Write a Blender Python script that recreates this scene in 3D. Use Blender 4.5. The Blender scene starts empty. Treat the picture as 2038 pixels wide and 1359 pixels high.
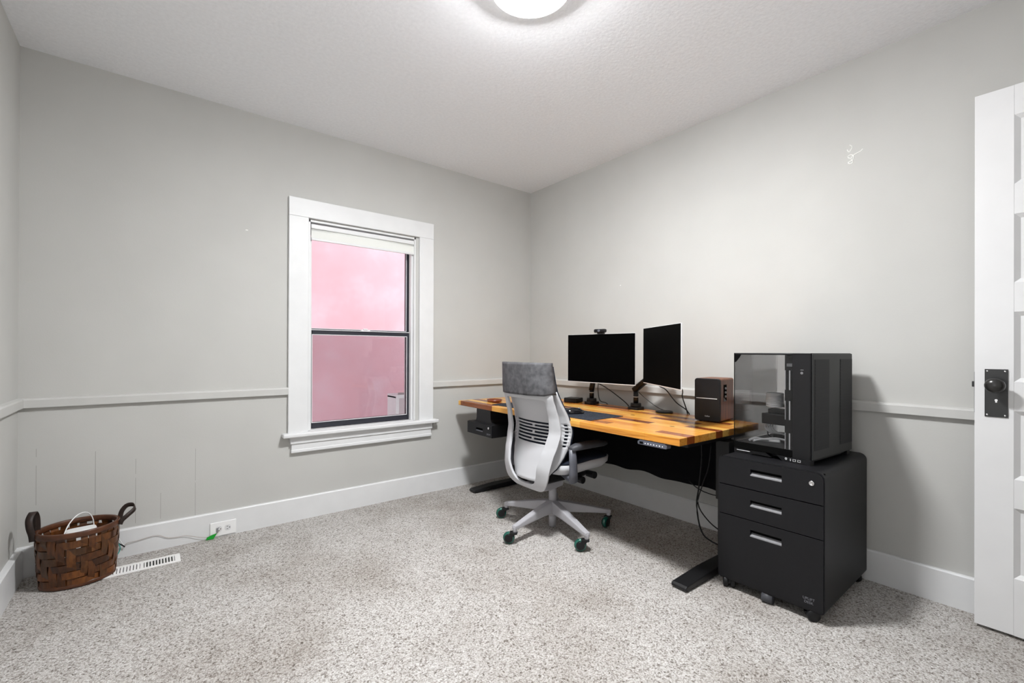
import bpy, bmesh, math, random
from math import sin, cos, pi, radians, sqrt
from mathutils import Vector, Matrix, Quaternion
random.seed(7)
S = bpy.context.scene
C = S.collection

# ------------------------------------------------------------------ materials
def newmat(name):
    m = bpy.data.materials.new(name); m.use_nodes = True
    nt = m.node_tree; nt.nodes.clear()
    out = nt.nodes.new('ShaderNodeOutputMaterial')
    b = nt.nodes.new('ShaderNodeBsdfPrincipled')
    nt.links.new(b.outputs[0], out.inputs[0])
    return m, nt, b, out

def srgb(r, g, b):
    f = lambda v: (v/255/12.92) if v/255 <= .04045 else ((v/255+.055)/1.055)**2.4
    return (f(r), f(g), f(b), 1)

def node(nt, t, **kw):
    n = nt.nodes.new(t)
    for k, v in kw.items():
        if k == 'inp':
            for a, b in v.items(): n.inputs[a].default_value = b
        else: setattr(n, k, v)
    return n

def ramp(nt, stops, interp='LINEAR'):
    n = nt.nodes.new('ShaderNodeValToRGB'); r = n.color_ramp; r.interpolation = interp
    while len(r.elements) < len(stops): r.elements.new(.5)
    for e, (p, c) in zip(r.elements, stops): e.position = p; e.color = c
    return n

def coords(nt, kind='Object', scale=(1, 1, 1)):
    tc = nt.nodes.new('ShaderNodeTexCoord'); mp = nt.nodes.new('ShaderNodeMapping')
    mp.inputs['Scale'].default_value = scale
    nt.links.new(tc.outputs[kind], mp.inputs[0]); return mp.outputs[0]

def plain(name, col, rough=.5, metal=0, spec=.5, noise=0, nscale=40, bump=0, bscale=200, coat=0):
    m, nt, b, o = newmat(name)
    b.inputs['Base Color'].default_value = col
    b.inputs['Roughness'].default_value = rough; b.inputs['Metallic'].default_value = metal
    b.inputs['Specular IOR Level'].default_value = spec; b.inputs['Coat Weight'].default_value = coat
    v = coords(nt)
    if noise:
        n = node(nt, 'ShaderNodeTexNoise', inp={'Scale': nscale, 'Detail': 4.0}); nt.links.new(v, n.inputs['Vector'])
        lo = tuple(c*(1-noise) for c in col[:3])+(1,); hi = tuple(min(1, c*(1+noise)) for c in col[:3])+(1,)
        r = ramp(nt, [(.3, lo), (.7, hi)]); nt.links.new(n.outputs['Fac'], r.inputs[0]); nt.links.new(r.outputs[0], b.inputs['Base Color'])
    if bump:
        n2 = node(nt, 'ShaderNodeTexNoise', inp={'Scale': bscale, 'Detail': 3.0}); nt.links.new(v, n2.inputs['Vector'])
        bp = node(nt, 'ShaderNodeBump', inp={'Strength': bump, 'Distance': .002}); nt.links.new(n2.outputs['Fac'], bp.inputs['Height'])
        nt.links.new(bp.outputs[0], b.inputs['Normal'])
    return m

M = {}
M['wall'] = plain('wall_paint', (.50, .497, .478, 1), .75, spec=.25, noise=.025, nscale=3, bump=.12, bscale=140)
M['crack'] = plain('wall_crack', (.30, .29, .27, 1), .9, spec=.1)
M['patch'] = plain('spackle_patch', (.86, .86, .83, 1), .8, spec=.2)
M['ceiling'] = plain('ceiling_paint', (.85, .86, .885, 1), .85, spec=.15, noise=.03, nscale=60, bump=.75, bscale=75)
M['trim'] = plain('trim_paint', (.69, .695, .70, 1), .42, spec=.35, noise=.02, nscale=12)
M['rail'] = plain('rail_paint', (.525, .522, .505, 1), .6, spec=.3, noise=.02, nscale=12)
M['door'] = plain('door_paint', (.71, .71, .715, 1), .4, spec=.35, noise=.015, nscale=10)
M['black'] = plain('black_plastic', (.006, .006, .007, 1), .42, spec=.35)
M['blackmetal'] = plain('black_powder_coat', (.008, .008, .009, 1), .45, spec=.35, bump=.15, bscale=900)
M['cabinet'] = plain('cabinet_powder_coat', (.0065, .0065, .008, 1), .45, spec=.28, bump=.15, bscale=900)
M['gap'] = plain('dark_gap', (.003, .003, .003, 1), .9, spec=.05)
M['screen'] = plain('screen_black', (.0006, .0006, .0006, 1), .6, spec=.03)
M['silver'] = plain('silver_bezel', (.72, .72, .73, 1), .35, spec=.5)
M['chrome'] = plain('polished_metal', (.75, .75, .76, 1), .2, metal=1)
M['handle'] = plain('grey_handle_plastic', (.24, .24, .25, 1), .38, spec=.5, noise=.1, nscale=50)
M['shell'] = plain('light_grey_plastic', (.52, .525, .545, 1), .42, spec=.4)
M['alu'] = plain('light_grey_base', (.40, .395, .42, 1), .38, spec=.45)
M['armgrey'] = plain('dark_grey_arm', (.10, .105, .125, 1), .4, spec=.5)
M['padgrey'] = plain('arm_pad', (.055, .057, .065, 1), .5, spec=.4)
M['headfab'] = plain('headrest_fabric', (.105, .105, .112, 1), .9, spec=.15, noise=.35, nscale=30, bump=.4, bscale=900)
M['cushion'] = plain('dark_blue_cushion', (.014, .018, .030, 1), .85, spec=.2, bump=.3, bscale=700)
M['mat'] = plain('charcoal_felt', (.030, .034, .044, 1), .95, spec=.1, noise=.5, nscale=90, bump=.6, bscale=500)
M['net'] = plain('black_net', (.006, .006, .007, 1), .95, spec=.05)
M['cable'] = plain('black_cable', (.010, .010, .011, 1), .5, spec=.35)
M['white'] = plain('white_plastic', (.82, .82, .82, 1), .35, spec=.4)
M['ventwhite'] = plain('white_vent_enamel', (.82, .81, .80, 1), .4, spec=.4)
M['green'] = plain('green_tag', (.0, .32, .02, 1), .5)
M['teal'] = plain('teal_cable', (.05, .32, .28, 1), .5)
M['beigewire'] = plain('beige_wire', (.40, .34, .30, 1), .5)
M['leather'] = plain('dark_leather', (.022, .012, .009, 1), .5, spec=.4, noise=.3, nscale=60, bump=.3, bscale=300)
M['rim'] = plain('basket_rim_wood', (.075, .024, .008, 1), .38, spec=.5, noise=.35, nscale=35)
M['tyre'] = plain('green_tyre', (.003, .085, .060, 1), .22, spec=.6, coat=.4)
M['knob'] = plain('dark_bronze', (.028, .027, .026, 1), .24, spec=.6, metal=.35)
M['plate'] = plain('dark_bronze_plate', (.030, .030, .030, 1), .4, spec=.5, metal=.25)
M['amber'] = plain('amber_dish', (.17, .035, .010, 1), .25, spec=.6, coat=.3)
M['sash'] = plain('dark_sash', (.020, .021, .030, 1), .4, spec=.5)
M['blind'] = plain('blind_fabric', (.72, .73, .70, 1), .8, spec=.2)
M['siding'] = plain('grey_siding', (.52, .47, .48, 1), .7)
M['ground'] = plain('outdoor_ground', (.25, .25, .24, 1), .9, noise=.2, nscale=5)
M['logo'] = plain('logo_print', (.62, .62, .64, 1), .5)
M['logodim'] = plain('logo_print_dim', (.16, .16, .18, 1), .5)
M['keymark'] = plain('key_marks', (.85, .86, .9, 1), .4)
M['keypad'] = plain('keypad_grey', (.10, .105, .13, 1), .35, spec=.5)

def pink_mat():
    m, nt, b, o = newmat('pink_stucco')
    v = coords(nt, scale=(1, 1, 1))
    n = node(nt, 'ShaderNodeTexNoise', inp={'Scale': 1.6, 'Detail': 6.0, 'Roughness': .6}); nt.links.new(v, n.inputs['Vector'])
    r = ramp(nt, [(.3, (.69, .395, .435, 1)), (.52, (.70, .435, .485, 1)), (.72, (.74, .54, .595, 1))])
    nt.links.new(n.outputs['Fac'], r.inputs[0]); nt.links.new(r.outputs[0], b.inputs['Base Color'])
    b.inputs['Roughness'].default_value = .95; b.inputs['Specular IOR Level'].default_value = .1
    return m
M['pink'] = pink_mat()

def carpet_mat():
    m, nt, b, o = newmat('carpet')
    v = coords(nt)
    nd = node(nt, 'ShaderNodeTexNoise', inp={'Scale': 160.0, 'Detail': 2.0}); nt.links.new(v, nd.inputs['Vector'])
    ad = node(nt, 'ShaderNodeMix', data_type='RGBA', blend_type='LINEAR_LIGHT'); ad.inputs[0].default_value = .006
    nt.links.new(v, ad.inputs[6]); nt.links.new(nd.outputs['Color'], ad.inputs[7])
    vo = node(nt, 'ShaderNodeTexVoronoi', inp={'Scale': 185.0}); nt.links.new(ad.outputs[2], vo.inputs['Vector'])
    sp = nt.nodes.new('ShaderNodeSeparateColor'); nt.links.new(vo.outputs['Color'], sp.inputs[0])
    r = ramp(nt, [(0, (.18, .16, .14, 1)), (.06, (.30, .275, .255, 1)), (.17, (.51, .487, .465, 1)), (.6, (.60, .582, .563, 1)), (1, (.69, .68, .665, 1))])   # each tuft its own yarn tone
    nt.links.new(sp.outputs[0], r.inputs[0])
    rd = ramp(nt, [(.40, (1, 1, 1, 1)), (.85, (.52, .49, .46, 1))]); nt.links.new(vo.outputs['Distance'], rd.inputs[0])               # darker towards the gaps between tufts
    m1 = node(nt, 'ShaderNodeMix', data_type='RGBA', blend_type='MULTIPLY'); m1.inputs[0].default_value = 1
    nt.links.new(r.outputs[0], m1.inputs[6]); nt.links.new(rd.outputs[0], m1.inputs[7])
    n2 = node(nt, 'ShaderNodeTexNoise', inp={'Scale': 1.3, 'Detail': 7.0, 'Roughness': .66}); nt.links.new(v, n2.inputs['Vector'])
    r2 = ramp(nt, [(.36, (.76, .735, .71, 1)), (.54, (1, 1, 1, 1))]); nt.links.new(n2.outputs['Fac'], r2.inputs[0])
    mx = node(nt, 'ShaderNodeMix', data_type='RGBA', blend_type='MULTIPLY'); mx.inputs[0].default_value = 1
    nt.links.new(m1.outputs[2], mx.inputs[6]); nt.links.new(r2.outputs[0], mx.inputs[7])
    nt.links.new(mx.outputs[2], b.inputs['Base Color'])
    b.inputs['Roughness'].default_value = 1; b.inputs['Specular IOR Level'].default_value = .05
    iv = node(nt, 'ShaderNodeMath', operation='SUBTRACT'); iv.inputs[0].default_value = 1; nt.links.new(vo.outputs['Distance'], iv.inputs[1])
    bp = node(nt, 'ShaderNodeBump', inp={'Strength': .8, 'Distance': .004}); nt.links.new(iv.outputs[0], bp.inputs['Height'])
    nt.links.new(bp.outputs[0], b.inputs['Normal'])
    return m
M['carpet'] = carpet_mat()

def desk_mat():
    m, nt, b, o = newmat('acacia_block_wood')
    tc = nt.nodes.new('ShaderNodeTexCoord'); sp = nt.nodes.new('ShaderNodeSeparateXYZ'); cb = nt.nodes.new('ShaderNodeCombineXYZ')
    nt.links.new(tc.outputs['Object'], sp.inputs[0])
    nt.links.new(sp.outputs['Y'], cb.inputs['X']); nt.links.new(sp.outputs['X'], cb.inputs['Y']); nt.links.new(sp.outputs['Z'], cb.inputs['Z'])
    mp = nt.nodes.new('ShaderNodeMapping'); mp.inputs['Location'].default_value = (3.13, 2.018, 0)
    nt.links.new(cb.outputs[0], mp.inputs[0])
    br = node(nt, 'ShaderNodeTexBrick', offset=.37, offset_frequency=3, squash=.7, squash_frequency=2,
              inp={'Color1': (0, 0, 0, 1), 'Color2': (1, 1, 1, 1), 'Mortar': (.2, .2, .2, 1), 'Scale': 1.0, 'Mortar Size': .0004, 'Bias': 0.0, 'Brick Width': .42, 'Row Height': .061})
    nt.links.new(mp.outputs[0], br.inputs['Vector'])
    r = ramp(nt, [(.0, srgb(140, 72, 28)), (.11, srgb(112, 54, 22)), (.22, srgb(196, 122, 46)), (.42, srgb(224, 162, 70)), (.7, srgb(236, 188, 96)), (1, srgb(208, 142, 58))])
    nt.links.new(br.outputs['Color'], r.inputs[0])
    mp2 = nt.nodes.new('ShaderNodeMapping'); mp2.inputs['Scale'].default_value = (2.2, 46, 46)
    nt.links.new(cb.outputs[0], mp2.inputs[0])
    n = node(nt, 'ShaderNodeTexNoise', inp={'Scale': 1.0, 'Detail': 6.0, 'Roughness': .6, 'Distortion': 1.2}); nt.links.new(mp2.outputs[0], n.inputs['Vector'])
    r2 = ramp(nt, [(.30, (.62, .48, .36, 1)), (.48, (.95, .92, .86, 1)), (.75, (1.06, 1.04, 1.0, 1))]); nt.links.new(n.outputs['Fac'], r2.inputs[0])
    mx = node(nt, 'ShaderNodeMix', data_type='RGBA', blend_type='MULTIPLY'); mx.inputs[0].default_value = 1
    nt.links.new(r.outputs[0], mx.inputs[6]); nt.links.new(r2.outputs[0], mx.inputs[7])
    vo = node(nt, 'ShaderNodeTexVoronoi', inp={'Scale': 1.0}); mp3 = nt.nodes.new('ShaderNodeMapping'); mp3.inputs['Scale'].default_value = (4.0, 7.0, 7.0)
    nt.links.new(cb.outputs[0], mp3.inputs[0]); nt.links.new(mp3.outputs[0], vo.inputs['Vector'])
    r3 = ramp(nt, [(.045, (.22, .10, .05, 1)), (.085, (1, 1, 1, 1))]); nt.links.new(vo.outputs['Distance'], r3.inputs[0])
    mx2 = node(nt, 'ShaderNodeMix', data_type='RGBA', blend_type='MULTIPLY'); mx2.inputs[0].default_value = 1
    nt.links.new(mx.outputs[2], mx2.inputs[6]); nt.links.new(r3.outputs[0], mx2.inputs[7])
    nt.links.new(mx2.outputs[2], b.inputs['Base Color'])
    b.inputs['Roughness'].default_value = .22; b.inputs['Specular IOR Level'].default_value = .5
    return m
M['desk'] = desk_mat()

def walnut_mat():
    m, nt, b, o = newmat('walnut_vinyl')
    v = coords(nt, scale=(60, 60, 3))
    n = node(nt, 'ShaderNodeTexNoise', inp={'Scale': 1.0, 'Detail': 5.0}); nt.links.new(v, n.inputs['Vector'])
    r = ramp(nt, [(.3, srgb(78, 38, 12)), (.55, srgb(118, 62, 22)), (.75, srgb(142, 82, 32))])
    nt.links.new(n.outputs['Fac'], r.inputs[0]); nt.links.new(r.outputs[0], b.inputs['Base Color'])
    b.inputs['Roughness'].default_value = .4
    return m
M['walnut'] = walnut_mat()

def basket_mat():
    m, nt, b, o = newmat('woven_splint')
    g = nt.nodes.new('ShaderNodeNewGeometry')
    r = ramp(nt, [(0, srgb(54, 29, 10)), (.35, srgb(84, 48, 18)), (.7, srgb(108, 64, 26)), (1, srgb(62, 42, 22))])
    nt.links.new(g.outputs['Random Per Island'], r.inputs[0])
    v = coords(nt, scale=(90, 90, 25))
    n = node(nt, 'ShaderNodeTexNoise', inp={'Scale': 1.0, 'Detail': 4.0}); nt.links.new(v, n.inputs['Vector'])
    r2 = ramp(nt, [(.3, (.55, .5, .45, 1)), (.7, (1.25, 1.2, 1.15, 1))]); nt.links.new(n.outputs['Fac'], r2.inputs[0])
    mx = node(nt, 'ShaderNodeMix', data_type='RGBA', blend_type='MULTIPLY'); mx.inputs[0].default_value = 1
    nt.links.new(r.outputs[0], mx.inputs[6]); nt.links.new(r2.outputs[0], mx.inputs[7])
    nt.links.new(mx.outputs[2], b.inputs['Base Color'])
    b.inputs['Roughness'].default_value = .42; b.inputs['Specular IOR Level'].default_value = .45
    return m
M['basket'] = basket_mat()

def glass_mat(name, tint, refl=1.0, ior=1.5):
    m = bpy.data.materials.new(name); m.use_nodes = True; nt = m.node_tree; nt.nodes.clear()
    out = nt.nodes.new('ShaderNodeOutputMaterial')
    t = node(nt, 'ShaderNodeBsdfTransparent', inp={'Color': tint}); gl = node(nt, 'ShaderNodeBsdfGlossy', inp={'Roughness': .02})
    fr = node(nt, 'ShaderNodeFresnel', inp={'IOR': ior}); mu = node(nt, 'ShaderNodeMath', operation='MULTIPLY'); mu.inputs[1].default_value = refl
    mx = nt.nodes.new('ShaderNodeMixShader')
    nt.links.new(fr.outputs[0], mu.inputs[0]); nt.links.new(mu.outputs[0], mx.inputs[0]); nt.links.new(t.outputs[0], mx.inputs[1]); nt.links.new(gl.outputs[0], mx.inputs[2])
    nt.links.new(mx.outputs[0], out.inputs[0]); return m
M['pane'] = glass_mat('window_glass', (.97, .98, .98, 1), .5)
M['tint'] = glass_mat('smoked_glass', (.885, .885, .89, 1), .7)
M['insect'] = glass_mat('insect_screen', (.76, .745, .755, 1), .0)

def emis(name, col, s):
    m = bpy.data.materials.new(name); m.use_nodes = True; nt = m.node_tree; nt.nodes.clear()
    out = nt.nodes.new('ShaderNodeOutputMaterial'); e = node(nt, 'ShaderNodeEmission', inp={'Color': col, 'Strength': s})
    nt.links.new(e.outputs[0], out.inputs[0]); return m
M['lamp'] = emis('lit_diffuser', (.98, .99, 1.0, 1), 270.0)

# ------------------------------------------------------------------ mesh builder
class MB:
    def __init__(s): s.bm = bmesh.new(); s.mi = 0
    def _faces(s, fs):
        for f in fs: f.material_index = s.mi
    def box(s, x0, x1, y0, y1, z0, z1, bev=0, seg=2, mat=None):
        bm = bmesh.new(); bmesh.ops.create_cube(bm, size=1)
        bmesh.ops.scale(bm, vec=(abs(x1-x0), abs(y1-y0), abs(z1-z0)), verts=bm.verts)
        if bev: bmesh.ops.bevel(bm, geom=list(bm.edges), offset=bev, segments=seg, profile=.5, affect='EDGES')
        bmesh.ops.translate(bm, vec=((x0+x1)/2, (y0+y1)/2, (z0+z1)/2), verts=bm.verts)
        return s.add(bm, mat)
    def add(s, bm, mat=None):
        if mat is not None: bm.transform(mat)
        idx = {}
        for v in bm.verts: idx[v] = s.bm.verts.new(v.co)
        for f in bm.faces:
            try:
                nf = s.bm.faces.new([idx[v] for v in f.verts]); nf.material_index = s.mi; nf.smooth = f.smooth
            except ValueError: pass
        bm.free(); return s
    def frustum(s, p0, p1, r0, r1=None, seg=24, caps=True):
        r1 = r0 if r1 is None else r1
        p0, p1 = Vector(p0), Vector(p1); d = p1-p0; q = d.to_track_quat('Z', 'Y')
        a = [s.bm.verts.new(p0+q @ Vector((r0*cos(2*pi*i/seg), r0*sin(2*pi*i/seg), 0))) for i in range(seg)]
        b = [s.bm.verts.new(p1+q @ Vector((r1*cos(2*pi*i/seg), r1*sin(2*pi*i/seg), 0))) for i in range(seg)]
        for i in range(seg):
            f = s.bm.faces.new([a[i], a[(i+1) % seg], b[(i+1) % seg], b[i]]); f.material_index = s.mi; f.smooth = True
        if caps: s._faces([s.bm.faces.new(a[::-1]), s.bm.faces.new(b)])
        return s
    def lathe(s, prof, center=(0, 0, 0), axis='Z', seg=32, sx=1, sy=1):
        c = Vector(center); rings = []
        for r, h in prof:
            ring = []
            for i in range(seg):
                a = 2*pi*i/seg; v = Vector((r*cos(a)*sx, r*sin(a)*sy, h))
                if axis == 'X': v = Vector((v.z, v.x, v.y))
                if axis == 'Y': v = Vector((v.x, v.z, v.y))
                ring.append(s.bm.verts.new(c+v))
            rings.append(ring)
        for a, b in zip(rings, rings[1:]):
            for i in range(seg):
                f = s.bm.faces.new([a[i], a[(i+1) % seg], b[(i+1) % seg], b[i]]); f.smooth = True; f.material_index = s.mi
        for ring in (rings[0], rings[-1]):
            try: s._faces([s.bm.faces.new(ring)])
            except ValueError: pass
        return s
    def tube(s, pts, r, seg=8, smooth=4, closed=False):
        P = [Vector(p) for p in pts]
        if smooth: P = catmull(P, smooth, closed)
        rings = []; up = Vector((0, 0, 1)); n = len(P)
        for i, p in enumerate(P):
            a = P[(i-1) % n] if closed or i > 0 else p; b = P[(i+1) % n] if closed or i < n-1 else p
            t = (b-a).normalized()
            side = t.cross(up)
            if side.length < .05: side = t.cross(Vector((1, .1, 0)))
            side.normalize(); u2 = side.cross(t)
            rings.append([s.bm.verts.new(p+side*(r*cos(2*pi*k/seg))+u2*(r*sin(2*pi*k/seg))) for k in range(seg)])
        rng = range(n if closed else n-1)
        for i in rng:
            A, B = rings[i], rings[(i+1) % n]
            for k in range(seg):
                f = s.bm.faces.new([A[k], A[(k+1) % seg], B[(k+1) % seg], B[k]]); f.smooth = True; f.material_index = s.mi
        if not closed: s._faces([s.bm.faces.new(rings[0][::-1]), s.bm.faces.new(rings[-1])])
        return s
    def loft(s, rings, cap=True, smooth=True, closed=True):
        R = [[s.bm.verts.new(p) for p in ring] for ring in rings]
        n = len(R[0])
        for a, b in zip(R, R[1:]):
            for i in range(n if closed else n-1):
                f = s.bm.faces.new([a[i], a[(i+1) % n], b[(i+1) % n], b[i]]); f.smooth = smooth; f.material_index = s.mi
        if cap: s._faces([s.bm.faces.new(R[0][::-1]), s.bm.faces.new(R[-1])])
        return s
    def prism(s, outline, axis, a0, a1):
        """outline in the two other axes (cyclic order), extruded along axis"""
        def mk(p, a): return {'X': (a, p[0], p[1]), 'Y': (p[0], a, p[1]), 'Z': (p[0], p[1], a)}[axis]
        return s.loft([[mk(p, a0) for p in outline], [mk(p, a1) for p in outline]], smooth=False)
    def sphere(s, c, r, sx=1, sy=1, sz=1, seg=24, rings=14):
        bm = bmesh.new(); bmesh.ops.create_uvsphere(bm, u_segments=seg, v_segments=rings, radius=r)
        for f in bm.faces: f.smooth = True
        bm.transform(Matrix.Translation(c) @ Matrix.Diagonal((sx, sy, sz, 1))); return s.add(bm)
    def xf(s, m): s.bm.transform(m); return s
    def build(s, name, mats, parent=None, loc=None, sub=0, solid=0, soff=0, bevel=0, smooth=False):
        bmesh.ops.recalc_face_normals(s.bm, faces=s.bm.faces)
        if smooth:
            for f in s.bm.faces: f.smooth = True
        me = bpy.data.meshes.new(name); s.bm.to_mesh(me); s.bm.free()
        if not isinstance(mats, (list, tuple)): mats = [mats]
        for m in mats: me.materials.append(m)
        o = bpy.data.objects.new(name, me); C.objects.link(o)
        if parent is not None: o.parent = parent
        if loc is not None: o.location = loc
        if solid:
            md = o.modifiers.new('Solidify', 'SOLIDIFY'); md.thickness = solid; md.offset = soff
        if bevel:
            md = o.modifiers.new('Bevel', 'BEVEL'); md.width = bevel; md.segments = 2; md.harden_normals = smooth; md.limit_method = 'ANGLE'; md.angle_limit = radians(40)
        if sub:
            md = o.modifiers.new('Subdivision', 'SUBSURF'); md.levels = sub; md.render_levels = sub
        return o

def catmull(P, k, closed=False):
    out = []; n = len(P)
    for i in range(n if closed else n-1):
        p0 = P[(i-1) % n] if closed or i > 0 else P[0]; p1 = P[i]; p2 = P[(i+1) % n]; p3 = P[(i+2) % n] if closed or i+2 < n else P[-1]
        for j in range(k):
            t = j/k
            out.append(.5*((2*p1)+(p2-p0)*t+(2*p0-5*p1+4*p2-p3)*t*t+(3*p1-p0-3*p2+p3)*t**3))
    if not closed: out.append(P[-1])
    return out

def interp(tab, z):
    if z <= tab[0][0]: return tab[0][1]
    for (a, u), (b, v) in zip(tab, tab[1:]):
        if z <= b:
            t = (z-a)/(b-a); t = t*t*(3-2*t)*.5+t*.5; return u+(v-u)*t
    return tab[-1][1]

def rrect(w, h, r, seg=6, cx=0, cy=0):
    """rounded rectangle outline, w x h, centred"""
    pts = []
    rr = r if isinstance(r, (list, tuple)) else [r]*4     # corners: ++, -+, --, +-
    for k, (sx, sy) in enumerate(((1, 1), (-1, 1), (-1, -1), (1, -1))):
        q = max(rr[k], 1e-4)
        for i in range(seg+1):
            a = k*pi/2+i/seg*pi/2
            pts.append((cx+sx*(w/2-q)+q*cos(a), cy+sy*(h/2-q)+q*sin(a)))
    return pts

def tag(o, label=None, cat=None, group=None, kind=None):
    if label: o['label'] = label
    if cat: o['category'] = cat
    if group: o['group'] = group
    if kind: o['kind'] = kind
    return o

def thing(name, label, cat, loc=(0, 0, 0), rot=0, group=None, kind=None):
    o = bpy.data.objects.new(name, None); C.objects.link(o); o.empty_display_size = .05
    o.location = loc; o.rotation_euler = (0, 0, radians(rot))
    return tag(o, label, cat, group, kind)

def text(name, s, size, mat, parent, mtx):
    cu = bpy.data.curves.new(name, 'FONT'); cu.body = s; cu.size = size; cu.extrude = .0002; cu.align_x = 'CENTER'; cu.align_y = 'CENTER'
    tmp = bpy.data.objects.new(name+'_curve', cu); C.objects.link(tmp)
    dg = bpy.context.evaluated_depsgraph_get(); me = bpy.data.meshes.new_from_object(tmp.evaluated_get(dg))
    bpy.data.objects.remove(tmp); bpy.data.curves.remove(cu)
    me.transform(mtx); me.materials.clear(); me.materials.append(mat); me.name = name
    o = bpy.data.objects.new(name, me); C.objects.link(o); o.parent = parent
    return o
# text frame facing -x: text right = -y, up = +z
FACE_NX = Matrix(((0, 0, -1, 0), (-1, 0, 0, 0), (0, 1, 0, 0), (0, 0, 0, 1)))

# ------------------------------------------------------------------ the room
W, D, H = 3.1645, 3.60, 2.50
WX0, WX1, WZ0, WZ1 = -1.886, -1.131, .548, 1.918          # window opening
T = .16
b = MB(); b.box(-W-T, T, -D-T, T, -.12, 0); tag(b.build('floor', M['carpet']), 'speckled grey beige carpet covering the whole room', 'floor', kind='structure')
b = MB(); b.box(-W-T, T, -D-T, T, H, H+.12); tag(b.build('ceiling', M['ceiling']), 'textured off white ceiling above the room', 'ceiling', kind='structure')
# back wall with the window opening, board seams and marks in its paint
b = MB()
b.box(-W-T, WX0, 0, T, 0, H); b.box(WX1, T, 0, T, 0, H); b.box(WX0, WX1, 0, T, 0, WZ0); b.box(WX0, WX1, 0, T, WZ1, H)
b.mi = 1
for x, spans in ((-3.103, ((.15, .22), (.33, .52), (.56, .60))), (-2.894, ((.16, .56),)), (-2.737, ((.16, .40), (.42, .50))), (-2.632, ((.16, .30),)), (-2.478, ((.145, .33), (.34, .52)))):
    for z0, z1 in spans: b.box(x-.0008, x+.0008, -.0004, .001, z0, z1)
b.mi = 2
for x, z in ((-2.232, 1.792),): b.box(x-.006, x+.006, -.0003, .001, z-.002, z+.002)
tag(b.build('wall_back', [M['wall'], M['crack'], M['patch']]), 'pale grey wall around the window', 'wall', kind='structure')
# desk-side wall with the spackle squiggle
b = MB(); b.box(0, T, -D-T, 0, 0, H)
b.mi = 2
b.tube([(0, -2.398, 2.020), (0, -2.386, 2.034), (0, -2.400, 2.040), (0, -2.412, 2.026), (0, -2.404, 2.012), (0, -2.388, 2.006), (0, -2.396, 1.996), (0, -2.408, 2.004), (0, -2.400, 2.020), (0, -2.412, 2.036), (0, -2.436, 2.044), (0, -2.446, 2.053)], .0022, seg=6)
b.tube([(0, -2.384, 2.070), (0, -2.392, 2.056), (0, -2.404, 2.076), (0, -2.394, 2.090)], .0018, seg=6)
b.box(-.0003, .001, -1.012, -1.004, 1.555, 1.559)
tag(b.build('wall_right', [M['wall'], M['crack'], M['patch']]), 'pale grey wall behind the desk', 'wall', kind='structure')
# left wall has an added opening for fill light, front wall an open doorway out of frame
b = MB()
LY0, LY1, LZ0, LZ1 = -3.25, -2.15, .70, 2.05
b.box(-W-T, -W, -D-T, LY0, 0, H); b.box(-W-T, -W, LY1, 0, 0, H); b.box(-W-T, -W, LY0, LY1, 0, LZ0); b.box(-W-T, -W, LY0, LY1, LZ1, H)
tag(b.build('wall_left', M['wall']), 'pale grey wall at the left edge of the photo', 'wall', kind='structure')
b = MB()
DX0, DX1, DZ = -.905, -.105, 2.09
b.box(-W, DX0, -D-T, -D, 0, H); b.box(DX1, 0, -D-T, -D, 0, H); b.box(DX0, DX1, -D-T, -D, DZ, H)
tag(b.build('wall_front', M['wall']), 'pale grey wall behind the camera', 'wall', kind='structure')

b = MB(); b.box(-1.6, .6, -D-T-1.3, -D-T-1.2, 0, H); b.box(-1.7, -1.6, -D-T-1.3, -D-T, 0, H); b.box(.6, .7, -D-T-1.3, -D-T, 0, H); b.box(-1.7, .7, -D-T-1.3, -D-T, H, H+.1); b.box(-1.7, .7, -D-T-1.3, -D-T, -.12, 0)
tag(b.build('wall_hall', M['wall']), 'hallway walls beyond the open doorway behind the camera', 'wall', kind='structure')
# baseboards
def baseprof(t=.018, h=.1435): return [(0, 0), (t, 0), (t, h-.006), (t-.005, h), (0, h)]
b = MB(); b.prism([(-u, z) for u, z in baseprof()], 'X', -W, 0); tag(b.build('baseboard_back', M['trim']), 'white baseboard under the window', 'baseboard', kind='structure')
b = MB(); b.prism([(-u, z) for u, z in baseprof()], 'Y', -D, -.018); tag(b.build('baseboard_right', M['trim']), 'white baseboard behind the desk', 'baseboard', kind='structure')
b = MB(); b.prism([(-W+u, z) for u, z in baseprof(.022)], 'Y', -D, -.018); tag(b.build('baseboard_left', M['trim']), 'white baseboard at the left edge of the photo', 'baseboard', kind='structure')
# chair rails
def railprof(): return [(0, .798), (.021, .798), (.022, .834), (.019, .841), (0, .844)]
b = MB(); b.prism([(-u, z) for u, z in railprof()], 'X', -W, -2.005); tag(b.build('trim_1', M['rail']), 'grey chair rail left of the window', 'chair rail', kind='structure')
b = MB(); b.prism([(-u, z) for u, z in railprof()], 'X', -.989, 0); tag(b.build('trim_2', M['rail']), 'grey chair rail between window and corner', 'chair rail', kind='structure')
b = MB(); b.prism([(-u, z) for u, z in railprof()], 'Y', -D, -.022); tag(b.build('trim_3', M['rail']), 'grey chair rail behind the desk', 'chair rail', kind='structure')
b = MB(); b.prism([(-W+u, z) for u, z in railprof()], 'Y', -D, -.022); tag(b.build('trim_4', M['rail']), 'grey chair rail on the left wall', 'chair rail', kind='structure')

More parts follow.
